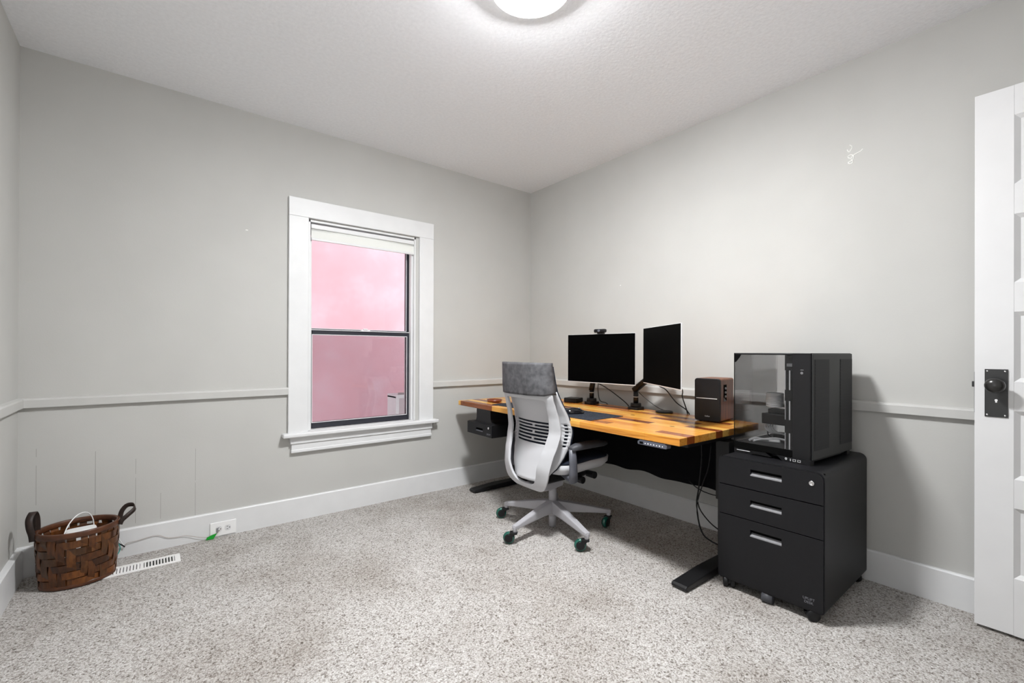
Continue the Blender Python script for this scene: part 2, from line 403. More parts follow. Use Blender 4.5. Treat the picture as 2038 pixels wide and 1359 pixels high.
# ------------------------------------------------------------------ window
win = thing('window_1', 'white cased window with dark sashes showing a pink wall', 'window', (0, 0, 0), kind='structure')
b = MB(); cx0, cx1, ct, cb_ = -2.005, -.989, 2.042, .553
cw = .117; y0, y1 = -.022, 0
b.box(cx0, cx0+cw, y0, y1, cb_, ct-cw, .003); b.box(cx1-cw, cx1, y0, y1, cb_, ct-cw, .003); b.box(cx0, cx1, y0, y1, ct-cw, ct, .003)
b.build('casing', M['trim'], win)
b = MB()                                                    # jamb lining + inner stops
b.box(WX0, WX0+.012, -.004, T, WZ0, WZ1); b.box(WX1-.012, WX1, -.004, T, WZ0, WZ1); b.box(WX0, WX1, -.004, T, WZ1-.012, WZ1); b.box(WX0, WX1, -.004, T, WZ0, WZ0+.010)
for sx in (WX0+.012, WX1-.012-.014): b.box(sx, sx+.014, .018, .052, WZ0+.01, WZ1-.10, .002)
b.build('jamb', M['trim'], win)
b = MB(); b.box(-2.040, -.958, -.062, 0, .530, .556, .008, 3); b.build('stool', M['trim'], win)
b = MB(); b.box(-1.992, -1.000, -.030, 0, .486, .530, .003); b.box(-1.985, -1.006, -.022, 0, .448, .487, .003); b.box(-1.988, -1.003, -.026, 0, .428, .450, .005); b.build('apron', M['trim'], win)
SX0, SX1 = WX0+.012, WX1-.012
def sash(name, x0, x1, ya, yb, z0, z1, st, br, tr):
    b = MB()
    b.box(x0, x0+st, ya, yb, z0, z1, .002); b.box(x1-st, x1, ya, yb, z0, z1, .002); b.box(x0+st, x1-st, ya, yb, z0, z0+br, .002); b.box(x0+st, x1-st, ya, yb, z1-tr, z1, .002)
    o = b.build(name, M['sash'], win)
    g = MB(); ym = (ya+yb)/2; g.box(x0+st-.004, x1-st+.004, ym-.0015, ym+.0015, z0+br-.004, z1-tr+.004); g.build('pane', M['pane'], o)
    e = MB(); w = .004; yy = ya-.0006                       # thin light glazing bead
    for (a, c_, d, f) in ((x0+st-w, x0+st, z0+br-w, z1-tr+w), (x1-st, x1-st+w, z0+br-w, z1-tr+w), (x0+st, x1-st, z0+br-w, z0+br), (x0+st, x1-st, z1-tr, z1-tr+w)): e.box(a, c_, yy, yy+.003, d, f)
    e.build('glazing_bead', M['silver'], o)
    return o
up = sash('upper_sash', SX0, SX1, .085, .112, 1.190, WZ1-.012, .024, .034, .03)
lo = sash('lower_sash', SX0, SX1-.002, .055, .083, WZ0+.012, 1.214, .030, .040, .036)
b = MB(); b.box(SX0+.003, SX1-.003, .1175, .1185, WZ0+.014, 1.21); b.build('insect_screen', M['insect'], win)
b = MB(); b.box(-1.52, -1.455, .052, .070, 1.214, 1.220, .002); b.box(-1.505, -1.475, .046, .060, 1.220, 1.229, .003); b.build('latch', M['silver'], win)
b = MB(); b.box(SX0+.002, SX1-.002, .048, .0545, 1.209, 1.2135); b.build('painted_rail_highlight', M['silver'], win)  # pale strip paints the highlight along the meeting rail
# roller blind inside the opening
rb = thing('roller_blind', 'rolled up off white blind at the top of the window', 'blind', (-1.505, .03, 1.87))
b = MB(); b.box(-.364, .364, -.030, .018, -.005, .026, .006); b.build('head_rail', M['trim'], rb)
b = MB(); b.frustum((-.362, 0, -.020), (.362, 0, -.020), .024); b.box(-.362, .362, -.0245, -.0225, -.066, -.018); b.build('fabric', M['blind'], rb)
b = MB(); b.box(-.362, .362, -.030, -.018, -.080, -.064, .003); b.build('bottom_bar', M['trim'], rb)

# outside
b = MB(); b.box(-6, 6, 2.6, 2.8, -1.2, 5.4); tag(b.build('neighbouring_house_wall', M['pink']), 'pink stucco wall of the house outside the window', 'wall', kind='structure')
b = MB(); b.box(-7, 6, T, 3.5, -1.32, -1.2); tag(b.build('ground', M['ground']), 'ground between the two houses outside', 'ground', kind='structure')
sd = thing('siding_shed', 'small white trimmed grey sided corner outside the lower window', 'shed', (-.772, 1.15, -1.2))
b = MB()
for k in range(13): b.prism([(.02, .10+k*.135), (.0, .10+k*.135), (.014, .235+k*.135), (.02, .235+k*.135)], 'X', .032, .9)
b.box(.06, .9, .015, .2, 0, 1.80); b.build('siding', M['siding'], sd)
b = MB(); b.box(-.0, .035, -.008, .2, 0, 1.82, .003); b.box(-.0, .95, -.02, .2, 1.80, 1.835, .003); b.build('corner_board', M['trim'], sd)

# ------------------------------------------------------------------ door
dr = thing('door_1', 'white five panel door standing open against the desk wall', 'door', (-.095, -3.60, 0), kind='structure')
b = MB(); xF, xB = -.035, 0.0; yl, yr = .761, 0.0; zt = 2.085; zb = .012
panels = [(.226, .490), (.598, .856), (.965, 1.230), (1.340, 1.599), (1.711, 1.973)]
st = .105
b.box(xF, xB, yl-st, yl, zb, zt, .0015); b.box(xF, xB, yr, yr+st, zb, zt, .0015)
zs = [zb]+[v for p in panels for v in p]+[zt]
for i in range(0, len(zs), 2): b.box(xF, xB, yr+st, yl-st, zs[i], zs[i+1])
for z0, z1 in panels:
    b.box(xF+.012, xB-.012, yr+st, yl-st, z0, z1)
    m = .016                                              # bevelled sticking around each panel
    Y0, Y1 = yr+st, yl-st
    b.prism([(xF, Y0), (xF+.012, Y0), (xF+.012, Y0+m)], 'Z', z0, z1); b.prism([(xF, Y1), (xF+.012, Y1-m), (xF+.012, Y1)], 'Z', z0, z1)
    b.prism([(xF, z0), (xF+.012, z0+m), (xF+.012, z0)], 'Y', Y0, Y1); b.prism([(xF, z1), (xF+.012, z1), (xF+.012, z1-m)], 'Y', Y0, Y1)
b.build('door_panel', M['door'], dr)
kp = MB(); kp.box(xF-.004, xF, .671, .733, .828, 1.012, .001); kpo = kp.build('knob_plate', M['plate'], dr)
for yy in (.679, .726):
    for zz in (.836, 1.004):
        b = MB(); b.lathe([(.0035, 0), (.0035, -.0015), (.001, -.0022)], (xF-.004, yy, zz), 'X', 12); b.build('screw', M['chrome'], kpo)
b = MB(); b.box(xF-.0045, xF-.0035, .6995, .7045, .884, .892); b.lathe([(.0042, 0), (.0042, -.0006)], (xF-.004, .702, .893), 'X', 12); b.build('keyhole', M['white'], kpo)
b = MB(); b.lathe([(.016, 0), (.015, -.006), (.009, -.010), (.008, -.024), (.014, -.030), (.025, -.036), (.0285, -.044), (.027, -.053), (.020, -.060), (.010, -.063), (.001, -.064)], (xF-.004, .702, .951), 'X', 36); b.build('knob', M['knob'], dr)
b = MB(); b.box(xF+.003, xB-.003, yl-.0005, yl+.0012, .84, 1.00); b.box(xF+.012, xB-.012, yl, yl+.009, .94, .962, .002); b.build('latch_plate', M['plate'], dr)

# ------------------------------------------------------------------ ceiling light
cl = thing('ceiling_light', 'round white flush mount light glowing on the ceiling', 'ceiling light', (-1.55, -1.80, H))
b = MB(); b.lathe([(.155, 0), (.155, -.045), (.153, -.050), (.150, -.047), (.148, -.036)], seg=48); b.build('base_ring', emis('glowing_rim', (.98, .99, 1.0, 1), 1.5), cl)
b = MB(); b.lathe([(.149, -.045), (.144, -.054), (.128, -.063), (.095, -.070), (.05, -.074), (.002, -.075)], seg=48); b.build('diffuser', M['lamp'], cl)

# ------------------------------------------------------------------ desk
dk = thing('standing_desk', 'height adjustable desk with glossy wood block top and black frame', 'desk', (-.4775, -1.0715, 0), -1.33)
L2, D2 = .9485, .3675
b = MB(); b.box(-D2, D2, -L2, L2, .660, .695, .003); b.build('desktop', M['desk'], dk)
b = MB()
for yy in (.84, -.88): b.box(-.24, .30, yy-.03, yy+.03, .632, .66, .002)
b.box(-.06, -.02, -.86, .84, .615, .655); b.box(.04, .08, -.86, .84, .615, .655); b.build('frame', M['blackmetal'], dk)
for yy in (.84, -.908):
    b = MB(); b.box(.068, .148, yy-.035, yy+.035, .33, .63, .004); b.box(.076, .140, yy-.028, yy+.028, .02, .36, .004); b.build('leg', M['blackmetal'], dk)
    ft = MB(); out = [(-.308, .006), (-.312, .020), (-.300, .027), (-.10, .040), (.20, .040), (.325, .027), (.335, .020), (.33, .006)]
    ft.prism([(p[0], p[1]) for p in out], 'Y', yy-.038, yy+.038)
    ft.build('foot', M['blackmetal'], dk, bevel=.004)
kpd = MB(); kpd.prism(rrect(.158, .017, .006), 'X', -.012, .020); kpd.box(-.010, .05, -.07, .07, .006, .014)
ko = kpd.build('height_keypad', M['keypad'], dk, loc=(-.355, -.805, .645))
b = MB(); b.box(-.0128, -.0118, .048, .068, -.005, .006); b.build('display', M['gap'], ko)
b = MB()
for k in range(7):
    yy = .036-k*.0155; b.prism([(yy-.0035, -.002), (yy+.0035, -.002), (yy+.002 if k % 2 else yy, .0035), (yy-.002 if k % 2 else yy, .0035)], 'X', -.0128, -.0118)
b.build('key_marks', M['keymark'], ko)
# slack black net hung under the back of the top
b = MB(); N = 60; rows = []
for j in range(7):
    row = []
    for i in range(N+1):
        t = i/N; y = .60-t*1.47
        zb_ = .322+.005*sin(t*23)+.004*sin(t*41+1)
        z = .655+(zb_-.655)*(j/6); x = .215+.035*sin(j/6*pi)+.006*sin(t*31+j)
        row.append((x, y, z))
    rows.append(row)
b.loft(rows, cap=False, closed=False); b.build('cable_net', M['net'], dk, solid=.002)

# under-desk drawer
ud = thing('under_desk_drawer', 'small black lockable drawer hung below the left end of the desk', 'drawer', (-.838, -.430, .474), -1.33)
def drawer_profile():
    return [(.158, .006), (.150, 0), (-.150, 0), (-.158, .006), (-.158, .088), (-.118, .090), (-.098, .098), (-.090, .118), (-.090, .186), (.090, .186), (.090, .118), (.098, .098), (.118, .090), (.158, .088)]
b = MB(); b.prism(drawer_profile()[:5]+[(.158, .088)], 'X', .004, .24); b.prism([(.158, .0885), (.158, .082), (-.158, .082), (-.158, .0885)]+drawer_profile()[5:13], 'X', .03, .25); b.build('housing', M['blackmetal'], ud, bevel=.001)
b = MB()   # drawer front with pull slot
b.box(-.006, .003, -.158, .158, .054, .086); b.box(-.006, .003, -.158, .158, .003, .030); b.box(-.006, .003, .042, .158, .030, .054); b.box(-.006, .003, -.158, -.046, .030, .054)
fo = b.build('drawer_front', M['cabinet'], ud)
b = MB(); b.box(.0035, .012, -.05, .046, .028, .056); b.build('pull_recess', M['gap'], fo)
b = MB(); b.box(-.0065, .003, -.046, .042, .030, .037, .001); b.build('pull_lip', M['armgrey'], fo)
b = MB(); b.lathe([(.0085, 0), (.0085, -.003), (.006, -.004)], (-.006, -.119, .066), 'X', 18); b.build('lock', M['chrome'], fo)
text('maker_mark', 'UPLIFT', .016, M['logodim'], fo, Matrix.Translation((-.0066, -.120, .022)) @ FACE_NX)

# ------------------------------------------------------------------ monitors and arms
def monitor(label, loc, rot):
    t = thing('monitor', label, 'monitor', loc, rot, 'dark monitors on the desk')
    b = MB(); b.box(-.006, .002, -.268, .268, -.164, .164, .002); b.box(.002, .030, -.17, .17, -.11, .11, .008); b.build('housing', M['silver'], t)
    b = MB(); b.box(-.0068, -.0055, -.2675, .2675, -.1585, .1625); b.build('screen', M['screen'], t)
    b = MB(); b.box(.030, .040, -.05, .05, -.05, .05, .002); b.build('mount_plate', M['black'], t)
    return t
monitor('black screened monitor with webcam on top, facing the room', (-.346, -1.114, 1.027), 4.7)
monitor('black screened monitor angled sideways beside the speaker', (-.507, -1.681, 1.0505), -35.7)
def arm(label, base, pts, head):
    t = thing('monitor_stand', label, 'monitor stand', base, 0, 'monitor stands clamped to the desk')
    b = MB(); b.prism(rrect(.088, .084, .02), 'Z', 0, .018); b.frustum((0, 0, .018), (0, 0, .042), .036, .034); b.build('clamp', M['black'], t, bevel=.003)
    b = MB(); b.frustum((0, 0, .038), (0, 0, .128), .0165); b.build('pole', M['black'], t)
    b = MB(); b.frustum((0, 0, .080), (0, 0, .084), .0172); b.build('collar', M['silver'], t)
    P = [Vector(p) for p in pts]; rings = []
    b = MB()
    for i in range(len(P)-1):
        a_, c_ = P[i], P[i+1]; d = (c_-a_); q = d.to_track_quat('Z', 'Y'); w = .021 if i == 0 else .016
        o = rrect(w*2, w*1.8, w*.6)
        b.loft([[a_-d.normalized()*.008+q @ Vector((x, y, 0)) for x, y in o], [c_+d.normalized()*.008+q @ Vector((x*.85, y*.85, 0)) for x, y in o]])
    b.build('swing_arm', M['black'], t)
    h = Vector(head); a_ = P[-1]
    b = MB(); b.frustum(a_, h, .016); b.build('tilt_head', M['black'], t)
    return t
a1 = (-.168, -.885, .695); a2 = (-.172, -1.272, .695)
def rel(a, pts): return [tuple(Vector(p)-Vector(a)) for p in pts]
arm('black clamp stand with jointed arm behind the webcam monitor', a1, rel(a1, [(-.168, -.885, .800), (-.160, -.900, .900), (-.170, -.955, .965), (-.235, -1.095, 1.022)]), rel(a1, [(-.297, -1.110, 1.025)])[0])
arm('black clamp stand with arm bent up behind the sideways monitor', a2, rel(a2, [(-.172, -1.268, .826), (-.190, -1.490, .990), (-.385, -1.625, 1.045)]), rel(a2, [(-.476, -1.700, 1.050)])[0])
wc = thing('webcam', 'small black webcam clipped on the left monitor', 'webcam', (-.350, -1.122, 1.191), 4.7)
b = MB(); b.box(-.020, .010, -.044, .044, .008, .032, .008, 3); b.build('body', M['black'], wc)
b = MB(); b.box(-.010, .018, -.022, .022, 0, .010, .002); b.build('clip', M['black'], wc)
b = MB(); b.lathe([(.009, 0), (.009, -.002), (.006, -.0025)], (-.020, 0, .020), 'X', 18); b.build('lens', M['keypad'], wc)

# ------------------------------------------------------------------ things on the desk
sp = thing('bookshelf_speaker', 'bookshelf speaker with black grille and walnut sides on the desk', 'speaker', (-.216, -1.826, .695), 4.5)
w2, d2, hh = .070, .089, .232
b = MB(); b.prism([(x, z+hh/2+.003) for x, z in rrect(2*w2, hh, .012)], 'X', -d2+.012, d2); b.build('cabinet', M['walnut'], sp)
b = MB(); b.prism([(x, z+hh/2+.003) for x, z in rrect(2*w2, hh, .014)], 'X', -d2, -d2+.013); b.build('grille', M['black'], sp, bevel=.003)
b = MB(); b.box(-d2-.0012, -d2+.001, -.054, .060, .125, .1285); b.build('trim_strip', M['silver'], sp)
b = MB(); b.box(-.045, -.006, -w2-.0008, -w2+.002, .112, .202, .0); pn = b.build('control_panel', M['gap'], sp)
for k in range(3):
    b = MB(); b.lathe([(.0065, 0), (.006, -.005), (.002, -.0055)], (-.026, -w2-.0008, .182-k*.022), 'Y', 16); b.build('dial', M['handle'], pn)
b = MB(); b.prism([(-.045, .112), (-.006, .112), (-.045, .134)], 'Y', -w2-.0015, -w2); b.build('sloped_lip', M['keypad'], pn)
text('maker_mark', 'Edifier', .011, M['logo'], sp, Matrix.Translation((-d2-.0006, -.002, .030)) @ FACE_NX)
for sx in (-1, 1):
    for sy_ in (-1, 1):
        b = MB(); b.frustum((sx*.06, sy_*.05, 0), (sx*.06, sy_*.05, .004), .008, seg=12); b.build('rubber_foot', M['black'], sp)

b = MB(); b.prism(rrect(.285, .937, .008), 'Z', 0, .0025)
o = b.build('desk_mat', M['mat'], None, loc=(-.6445, -.9633, .695)); o.rotation_euler[2] = radians(-.8); tag(o, 'long charcoal felt desk mat along the front of the desk', 'desk mat')
ms = thing('computer_mouse', 'glossy black mouse on the felt desk mat', 'mouse', (-.660, -1.185, .6975), -20)
b = MB(); rings = []
for i in range(9):
    t = i/8; x = -.062+.124*t; w = .032*sqrt(max(.06, 1-(2*t-1)**4)); h = .004+.036*sqrt(max(.02, sin(pi*(.08+.84*t))))*(1-.25*t)
    rings.append([(x, w*cos(a), max(0, h*sin(a))) for a in [pi*k/12 for k in range(13)]])
b.loft(rings); b.build('body', plain('glossy_black', (.008, .008, .01, 1), .12, spec=.6), ms, smooth=True)
b = MB(); b.frustum((.030, -.004, .026), (.030, .004, .026), .009, seg=16); b.build('scroll_wheel', M['handle'], ms)
b = MB(); b.box(-.05, .05, -.055, .055, 0, .034, .006, 3)
o = b.build('docking_box', M['black'], None, loc=(-.195, -.728, .695)); o.rotation_euler[2] = radians(15); tag(o, 'small black box beside the left monitor stand base', 'dock')
pk = thing('charging_puck', 'flat black round charging pad with a cord on the desk', 'charger', (-.168, -1.482, .695))
b = MB(); b.lathe([(.047, 0), (.052, .003), (.052, .008), (.045, .012), (.001, .0125)], seg=32); b.build('pad', M['black'], pk)
b = MB(); b.tube([(.03, .01, .009), (.035, .06, .018), (.030, .12, .05), (.020, .19, .10), (.012, .215, .13)], .0022); b.build('cord', M['cable'], pk)
dd = thing('amber_dish', 'round amber glass dish on the left end of the desk', 'dish', (-.655, -.355, .695))
b = MB(); b.lathe([(.050, 0), (.056, .004), (.057, .018), (.053, .018), (.050, .008), (.001, .007)], seg=36); b.build('bowl', M['amber'], dd)

def cable(label, pts, r=.0032, name='cable', mat='cable', cat='cable', group=None):
    b = MB(); p0 = Vector(pts[0]); b.tube([Vector(p)-p0 for p in pts], r); o = b.build(name, M[mat], None, loc=p0)
    return tag(o, label, cat, group)
cable('black cable hanging from the left monitor behind the desk edge', [(-.30, -1.02, .87), (-.20, -1.03, .83), (-.13, -1.08, .77), (-.105, -1.165, .70), (-.10, -1.19, .62), (-.10, -1.20, .52)], .0035, 'monitor_cable')
cable('black cable running down the left monitor stand', [(-.285, -1.05, .93), (-.17, -.95, .86), (-.135, -.915, .80), (-.125, -.925, .72), (-.10, -.97, .70), (-.085, -.99, .64)], .003, 'monitor_cable')
cable('black cable hanging straight below the right edge of the angled monitor', [(-.55, -1.80, .93), (-.36, -1.72, .86), (-.16, -1.60, .80), (-.105, -1.600, .70), (-.095, -1.605, .60)], .0035, 'monitor_cable')
cable('black cable sagging from the middle of the angled monitor to the desk edge', [(-.47, -1.66, .93), (-.28, -1.52, .87), (-.14, -1.475, .835), (-.115, -1.53, .76), (-.108, -1.60, .715), (-.10, -1.625, .66)], .0035, 'monitor_cable')
cable('longest black cable dangling to the floor below the desk', [(-.30, -1.80, .58), (-.30, -1.800, .48), (-.30, -1.785, .33), (-.30, -1.772, .22), (-.30, -1.80, .09), (-.29, -1.86, .045), (-.26, -1.99, .020), (-.2, -2.10, .008)], .0042, 'hanging_cable')
cable('black cable crossing in front of the longest dangling one', [(-.31, -1.86, .58), (-.31, -1.845, .45), (-.31, -1.812, .35), (-.31, -1.785, .24), (-.30, -1.83, .165), (-.28, -1.90, .115), (-.24, -2.00, .09), (-.2, -2.08, .10)], .0035, 'hanging_cable')
cable('short black cable looping from the net to the cabinet', [(-.285, -1.715, .345), (-.28, -1.76, .315), (-.28, -1.82, .300), (-.28, -1.90, .305), (-.25, -2.02, .36)], .0030, 'hanging_cable')

# ------------------------------------------------------------------ filing cabinet
fc = thing('filing_cabinet', 'black three drawer metal filing cabinet on casters', 'cabinet', (-.325, -2.2640, 0), .5)
cw2, cd2, z0, z1 = .2120, .285, .040, .600
b = MB(); oo = rrect(2*cw2, z1-z0, [.030, .030, .018, .018], 8, 0, (z0+z1)/2); ii = rrect(2*cw2-.016, z1-z0-.016, [.024, .024, .012, .012], 8, 0, (z0+z1)/2)
b.loft([[(cd2, *p) for p in oo], [(-cd2, *p) for p in oo], [(-cd2, *p) for p in ii], [(cd2-.01, *p) for p in ii]], smooth=False)
body = b.build('body', M['cabinet'], fc, smooth=True)
body.data.set_sharp_from_angle(angle=radians(35)) if hasattr(body.data, 'set_sharp_from_angle') else None
b = MB(); b.box(-cd2+.02, -cd2+.024, -cw2+.006, cw2-.006, z0+.006, z1-.006); b.build('inner_face', M['gap'], fc)
def drawer(za, zb_, pull, top=False, bot=False, lock=False):
    b = MB(); y0, y1 = -cw2+.0035, cw2-.0035; xa, xb = -cd2-.004, -cd2+.016
    pz0, pz1 = pull; py0, py1 = -.058, .068
    rt = .026 if top else .002; rbm = .015 if bot else .002
    # front slab with a rectangular pull opening
    prof = rrect(y1-y0, zb_-za, [rt, rt, rbm, rbm], 6, 0, (za+zb_)/2)
    hole = [(py1, pz1), (py0, pz1), (py0, pz0), (py1, pz0)]
    n = len(prof)
    for x in (xa, xb):
        P = [b.bm.verts.new((x, *p)) for p in prof]; Hh = [b.bm.verts.new((x, *p)) for p in hole]
        q = n//4
        for k in range(4):
            seg = P[k*q:(k+1)*q]+[P[((k+1)*q) % n]]
            b.bm.faces.new(seg+[Hh[(k+1) % 4], Hh[k]])
        if x == xa: PA, HA = P, Hh
    for i in range(n): b.bm.faces.new([PA[i], PA[(i+1) % n], P[(i+1) % n], P[i]])
    for i in range(4): b.bm.faces.new([HA[i], HA[(i+1) % 4], Hh[(i+1) % 4], Hh[i]])
    o = b.build('drawer', M['cabinet'], fc)
    h = MB(); h.box(xb-.002, xb+.012, py0-.004, py1+.004, pz0-.004, pz1+.004); h.build('pull_recess', M['gap'], o)
    h = MB(); h.prism([(xa-.001, pz0), (xa-.001, pz0+.004), (xb-.002, pz0+.013), (xb-.002, pz0)], 'Y', py0, py1); h.build('pull', M['handle'], o)
    if lock:
        h = MB(); h.lathe([(.010, 0), (.010, -.004), (.007, -.006), (.0065, -.0045), (.001, -.0045)], (xa, -.168, .553), 'X', 24); lk = h.build('lock', M['chrome'], o)
    return o
drawer(.4735, .5945, (.532, .560), top=True, lock=True)
drawer(.3385, .4695, (.397, .4245))
d3 = drawer(.0475, .3350, (.266, .2955), bot=True)
text('maker_mark', 'UPLIFT\nDESK', .014, M['logodim'], d3, Matrix.Translation((-cd2-.0046, -.158, .082)) @ FACE_NX)
def caster(par, x, y, r, w, mat, ang=0, z=0):
    c_ = MB(); c_.frustum((0, 0, r*1.2), (0, 0, z0 if z == 0 else z), .007, seg=12); c_.prism([(r*1.0, r*1.3), (-r*.7, r*1.5), (-r*.9, r*.9), (r*.3, r*.8)], 'Y', -w*.16, w*.16)
    o = c_.build('caster', M['black'], par); o.location = (x, y, 0); o.rotation_euler[2] = ang
    for s in (-1, 1):
        h = MB(); h.lathe([(r*.3, -.5*w*.42), (r*.9, -.5*w*.42), (r, -.2*w*.42), (r, .2*w*.42), (r*.9, .5*w*.42), (r*.3, .5*w*.42)], (-r*.15, s*w*.30, r), 'Y', 24); h.build('wheel', mat, o)
    return o
for x, y, an in ((-.262, .172, .5), (-.264, -.158, 2.2), (.235, .17, 1.9), (.235, -.17, .9)): caster(fc, x, y, .0245, .050, M['black'], an)
b = MB(); b.frustum((0, -.021, .0225), (0, .021, .0225), .0225, seg=24); b.box(-.010, .010, -.018, .018, .018, .046); o = b.build('anti_tip_wheel', M['padgrey'], fc); o.location = (-.272, .002, 0); o.rotation_euler[2] = .15

# ------------------------------------------------------------------ desktop computer
pc = thing('desktop_computer', 'black computer tower with smoked glass front on the filing cabinet', 'computer', (-.304, -2.250, .600), -4)
pw, pd, pb, pt = .165, .205, .022, .470
b = MB(); b.box(-pd, pd, -pw, pw, pt-.008, pt, .002); b.box(-pd+.004, pd, -pw, pw, pb, pb+.030, .002); b.box(pd-.010, pd, -pw, .035, pb, pt); 
b.box(-pd+.04, pd-.01, -.062, -.056, pb, pt); b.box(-pd, -pd+.012, -pw, -pw+.072, pb, pt, .001)
b.box(-pd+.012, -pd+.016, -pw+.07, -pw+.108, pb, pt)
b.box(-pd, pd, -pw, -pw+.003, pb, pt)
b.build('chassis', M['black'], pc)
g = MB(); g.box(-pd-.001, -pd+.003, -pw+.072, pw, pb+.002, pt-.008); g.build('front_glass', M['tint'], pc)
g = MB(); g.box(pd-.004, pd, .030, pw-.004, pb, pt-.008); g.build('added_rear_pane', M['tint'], pc)  # pane added to even the brightness seen through the case
g = MB(); g.box(-pd+.004, pd, pw-.004, pw, pb+.032, pt-.008); g.build('side_glass', M['tint'], pc)
b = MB(); b.prism([(pw, pt-.008), (pw, pt-.045), (pw-.010, pt-.042), (pw-.028, pt-.020), (pw-.034, pt-.008)], 'X', -pd-.0018, -pd-.0008); b.box(-pd-.0018, -pd-.0008, -pw+.072, pw, pb+.002, pb+.030); b.box(-pd-.0018, -pd-.0008, pw-.003, pw, pb, pt); b.build('glass_border', M['gap'], pc)
# vented side cover (facing -y)
mt, nt_, bs, ot = newmat('vent_mesh')
bs.inputs['Base Color'].default_value = (.010, .010, .012, 1); bs.inputs['Roughness'].default_value = .6
M['mesh'] = mt
b = MB(); b.box(-pd+.004, pd, -pw-.006, -pw, pb, pt-.002, .002); b.build('side_cover', M['handle2'] if 'handle2' in M else plain('dark_grey_cover', (.020, .021, .021, 1), .45, spec=.4), pc)
for xa, xb in ((-pd+.020, -pd+.160), (pd-.135, pd-.004)):
    b = MB(); b.box(xa, xb, -pw-.0072, -pw-.0055, pb+.038, pt-.026)
    for k in range(28):
        zz = pb+.046+k*.0135; b.box(xa+.003, xb-.003, -pw-.0078, -pw-.0070, zz, zz+.006)
    b.build('vent_panel', M['mesh'], pc)
for k, (za, zb_) in enumerate(((.310, .395), (.180, .262), (.045, .122))):
    b = MB(); b.box(-pd+.010, -pd+.0118, -pw+.104, -pw+.107, za, zb_, .0005); b.box(-pd+.010, -pd+.0118, -pw+.085, -pw+.0905, za, zb_, .0005); b.build('fan_frame_edge', M['silver'], pc)
b = MB(); b.box(-pd+.0105, -pd+.0118, -pw+.078, -pw+.100, .412, .425); b.build('fan_frame_edge', M['handle'], pc)
b = MB(); b.lathe([(.0055, 0), (.0055, -.0006), (.0045, -.0006), (.0045, 0)], (-pd-.0002, -pw+.035, .386), 'X', 16); b.box(-pd-.0012, -pd, -pw+.028, -pw+.040, .398, .400); b.build('power_mark', M['handle'], pc)
b = MB(); b.prism([(pw, .0), (pw, pb), (.02, pb), (.02-.025, .006), (.075, .006), (.085, .0)], 'X', -pd+.002, -pd+.03)
b.prism([(-.03, pb), (-pw, pb), (-pw, 0), (-.055, 0)], 'X', -pd-.004, -pd+.03); b.box(pd-.04, pd-.01, -pw, -pw+.03, 0, pb); b.box(pd-.04, pd-.01, pw-.03, pw, 0, pb); b.box(-pd+.03, pd-.04, -pw+.012, pw-.012, .008, pb)
ff = b.build('foot', M['black'], pc)
yy = -.070; xx = -pd-.0048
b = MB(); b.lathe([(.0048, 0), (.0048, -.0008), (.0030, -.0008), (.0030, 0)], (xx+.0008, yy, .013), 'X', 18); b.build('power_button', M['silver'], ff)
for dy, w_ in ((-.018, .004), (-.033, .012), (-.052, .012)):
    b = MB(); hw = w_/2; y0 = yy+dy-hw; y1 = yy+dy+hw
    b.loft([[(xx, y0, .007), (xx, y1, .007), (xx, y1, .0162), (xx, y0, .0162)], [(xx, y0+.0012, .0082), (xx, y1-.0012, .0082), (xx, y1-.0012, .015), (xx, y0+.0012, .015)], [(xx+.003, y0+.0012, .0082), (xx+.003, y1-.0012, .0082), (xx+.003, y1-.0012, .015), (xx+.003, y0+.0012, .015)]], cap=False, smooth=False)
    b.build('port', M['silver'], ff)
b = MB(); b.box(-pd+.0012, -pd+.002, .090, .152, .012, .0145); b.build('front_strip', M['silver'], ff)
# inside: pump block, coiled white cables, loose white cables
b = MB(); b.box(-.045, .05, -.056, .118, .128, .178, .004); b.box(-.02, .04, -.056, .10, .178, .200, .004); b.build('pump_block', M['black'], pc)
b = MB()
for k in range(8): b.tube([(.012+.034*cos(a), .082+.034*sin(a), .212+k*.0085) for a in [2*pi*i/16 for i in range(16)]], .0046, seg=8, smooth=2, closed=True)
b.build('white_cable_coil', M['white'], pc)
b = MB()
for k in range(4): b.tube([(-.02+k*.006, .105-k*.008, .132), (-.025+k*.006, .110-k*.008, .108), (-.01+k*.004, .09-k*.008, .085), (.02, .06-k*.01, .078)], .0042)
b.tube([(-.155, .118, .058), (-.12, .105, .066), (-.09, .085, .060), (-.06, .045, .066), (-.03, .0, .058)], .0055); b.tube([(-.15, .10, .057), (-.125, .075, .064), (-.09, .05, .060), (-.07, .02, .060)], .0055); b.tube([(-.145, .105, .056), (-.12, .090, .058), (-.10, .06, .057), (-.085, .012, .057)], .005)
b.build('white_cables', M['white'], pc)
b = MB(); b.box(.03, .10, -.056, .10, .052, .075, .003); b.tube([(.03, .12, .10), (0, .11, .075), (-.02, .08, .06)], .003); b.build('drive_bracket', M['black'], pc)

# ------------------------------------------------------------------ office chair (faces +x)
ch = thing('office_chair', 'light grey office chair with dark headrest and green wheels at the desk', 'chair', (-.755, -1.095, 0), 0)
XO = [(.26, -.150), (.285, -.185), (.33, -.200), (.40, -.200), (.48, -.188), (.55, -.170), (.62, -.156), (.70, -.165), (.76, -.181), (.82, -.198), (.90, -.210), (1.02, -.222)]
def xo(z): return interp(XO, z)
def wrap(u): return .05*max(0, (abs(u)-.10)/.13)
def xf(u, z):
    k = min(1, max(0, (z-.28)/.15)); return xo(z)-.05*k+wrap(u)*k
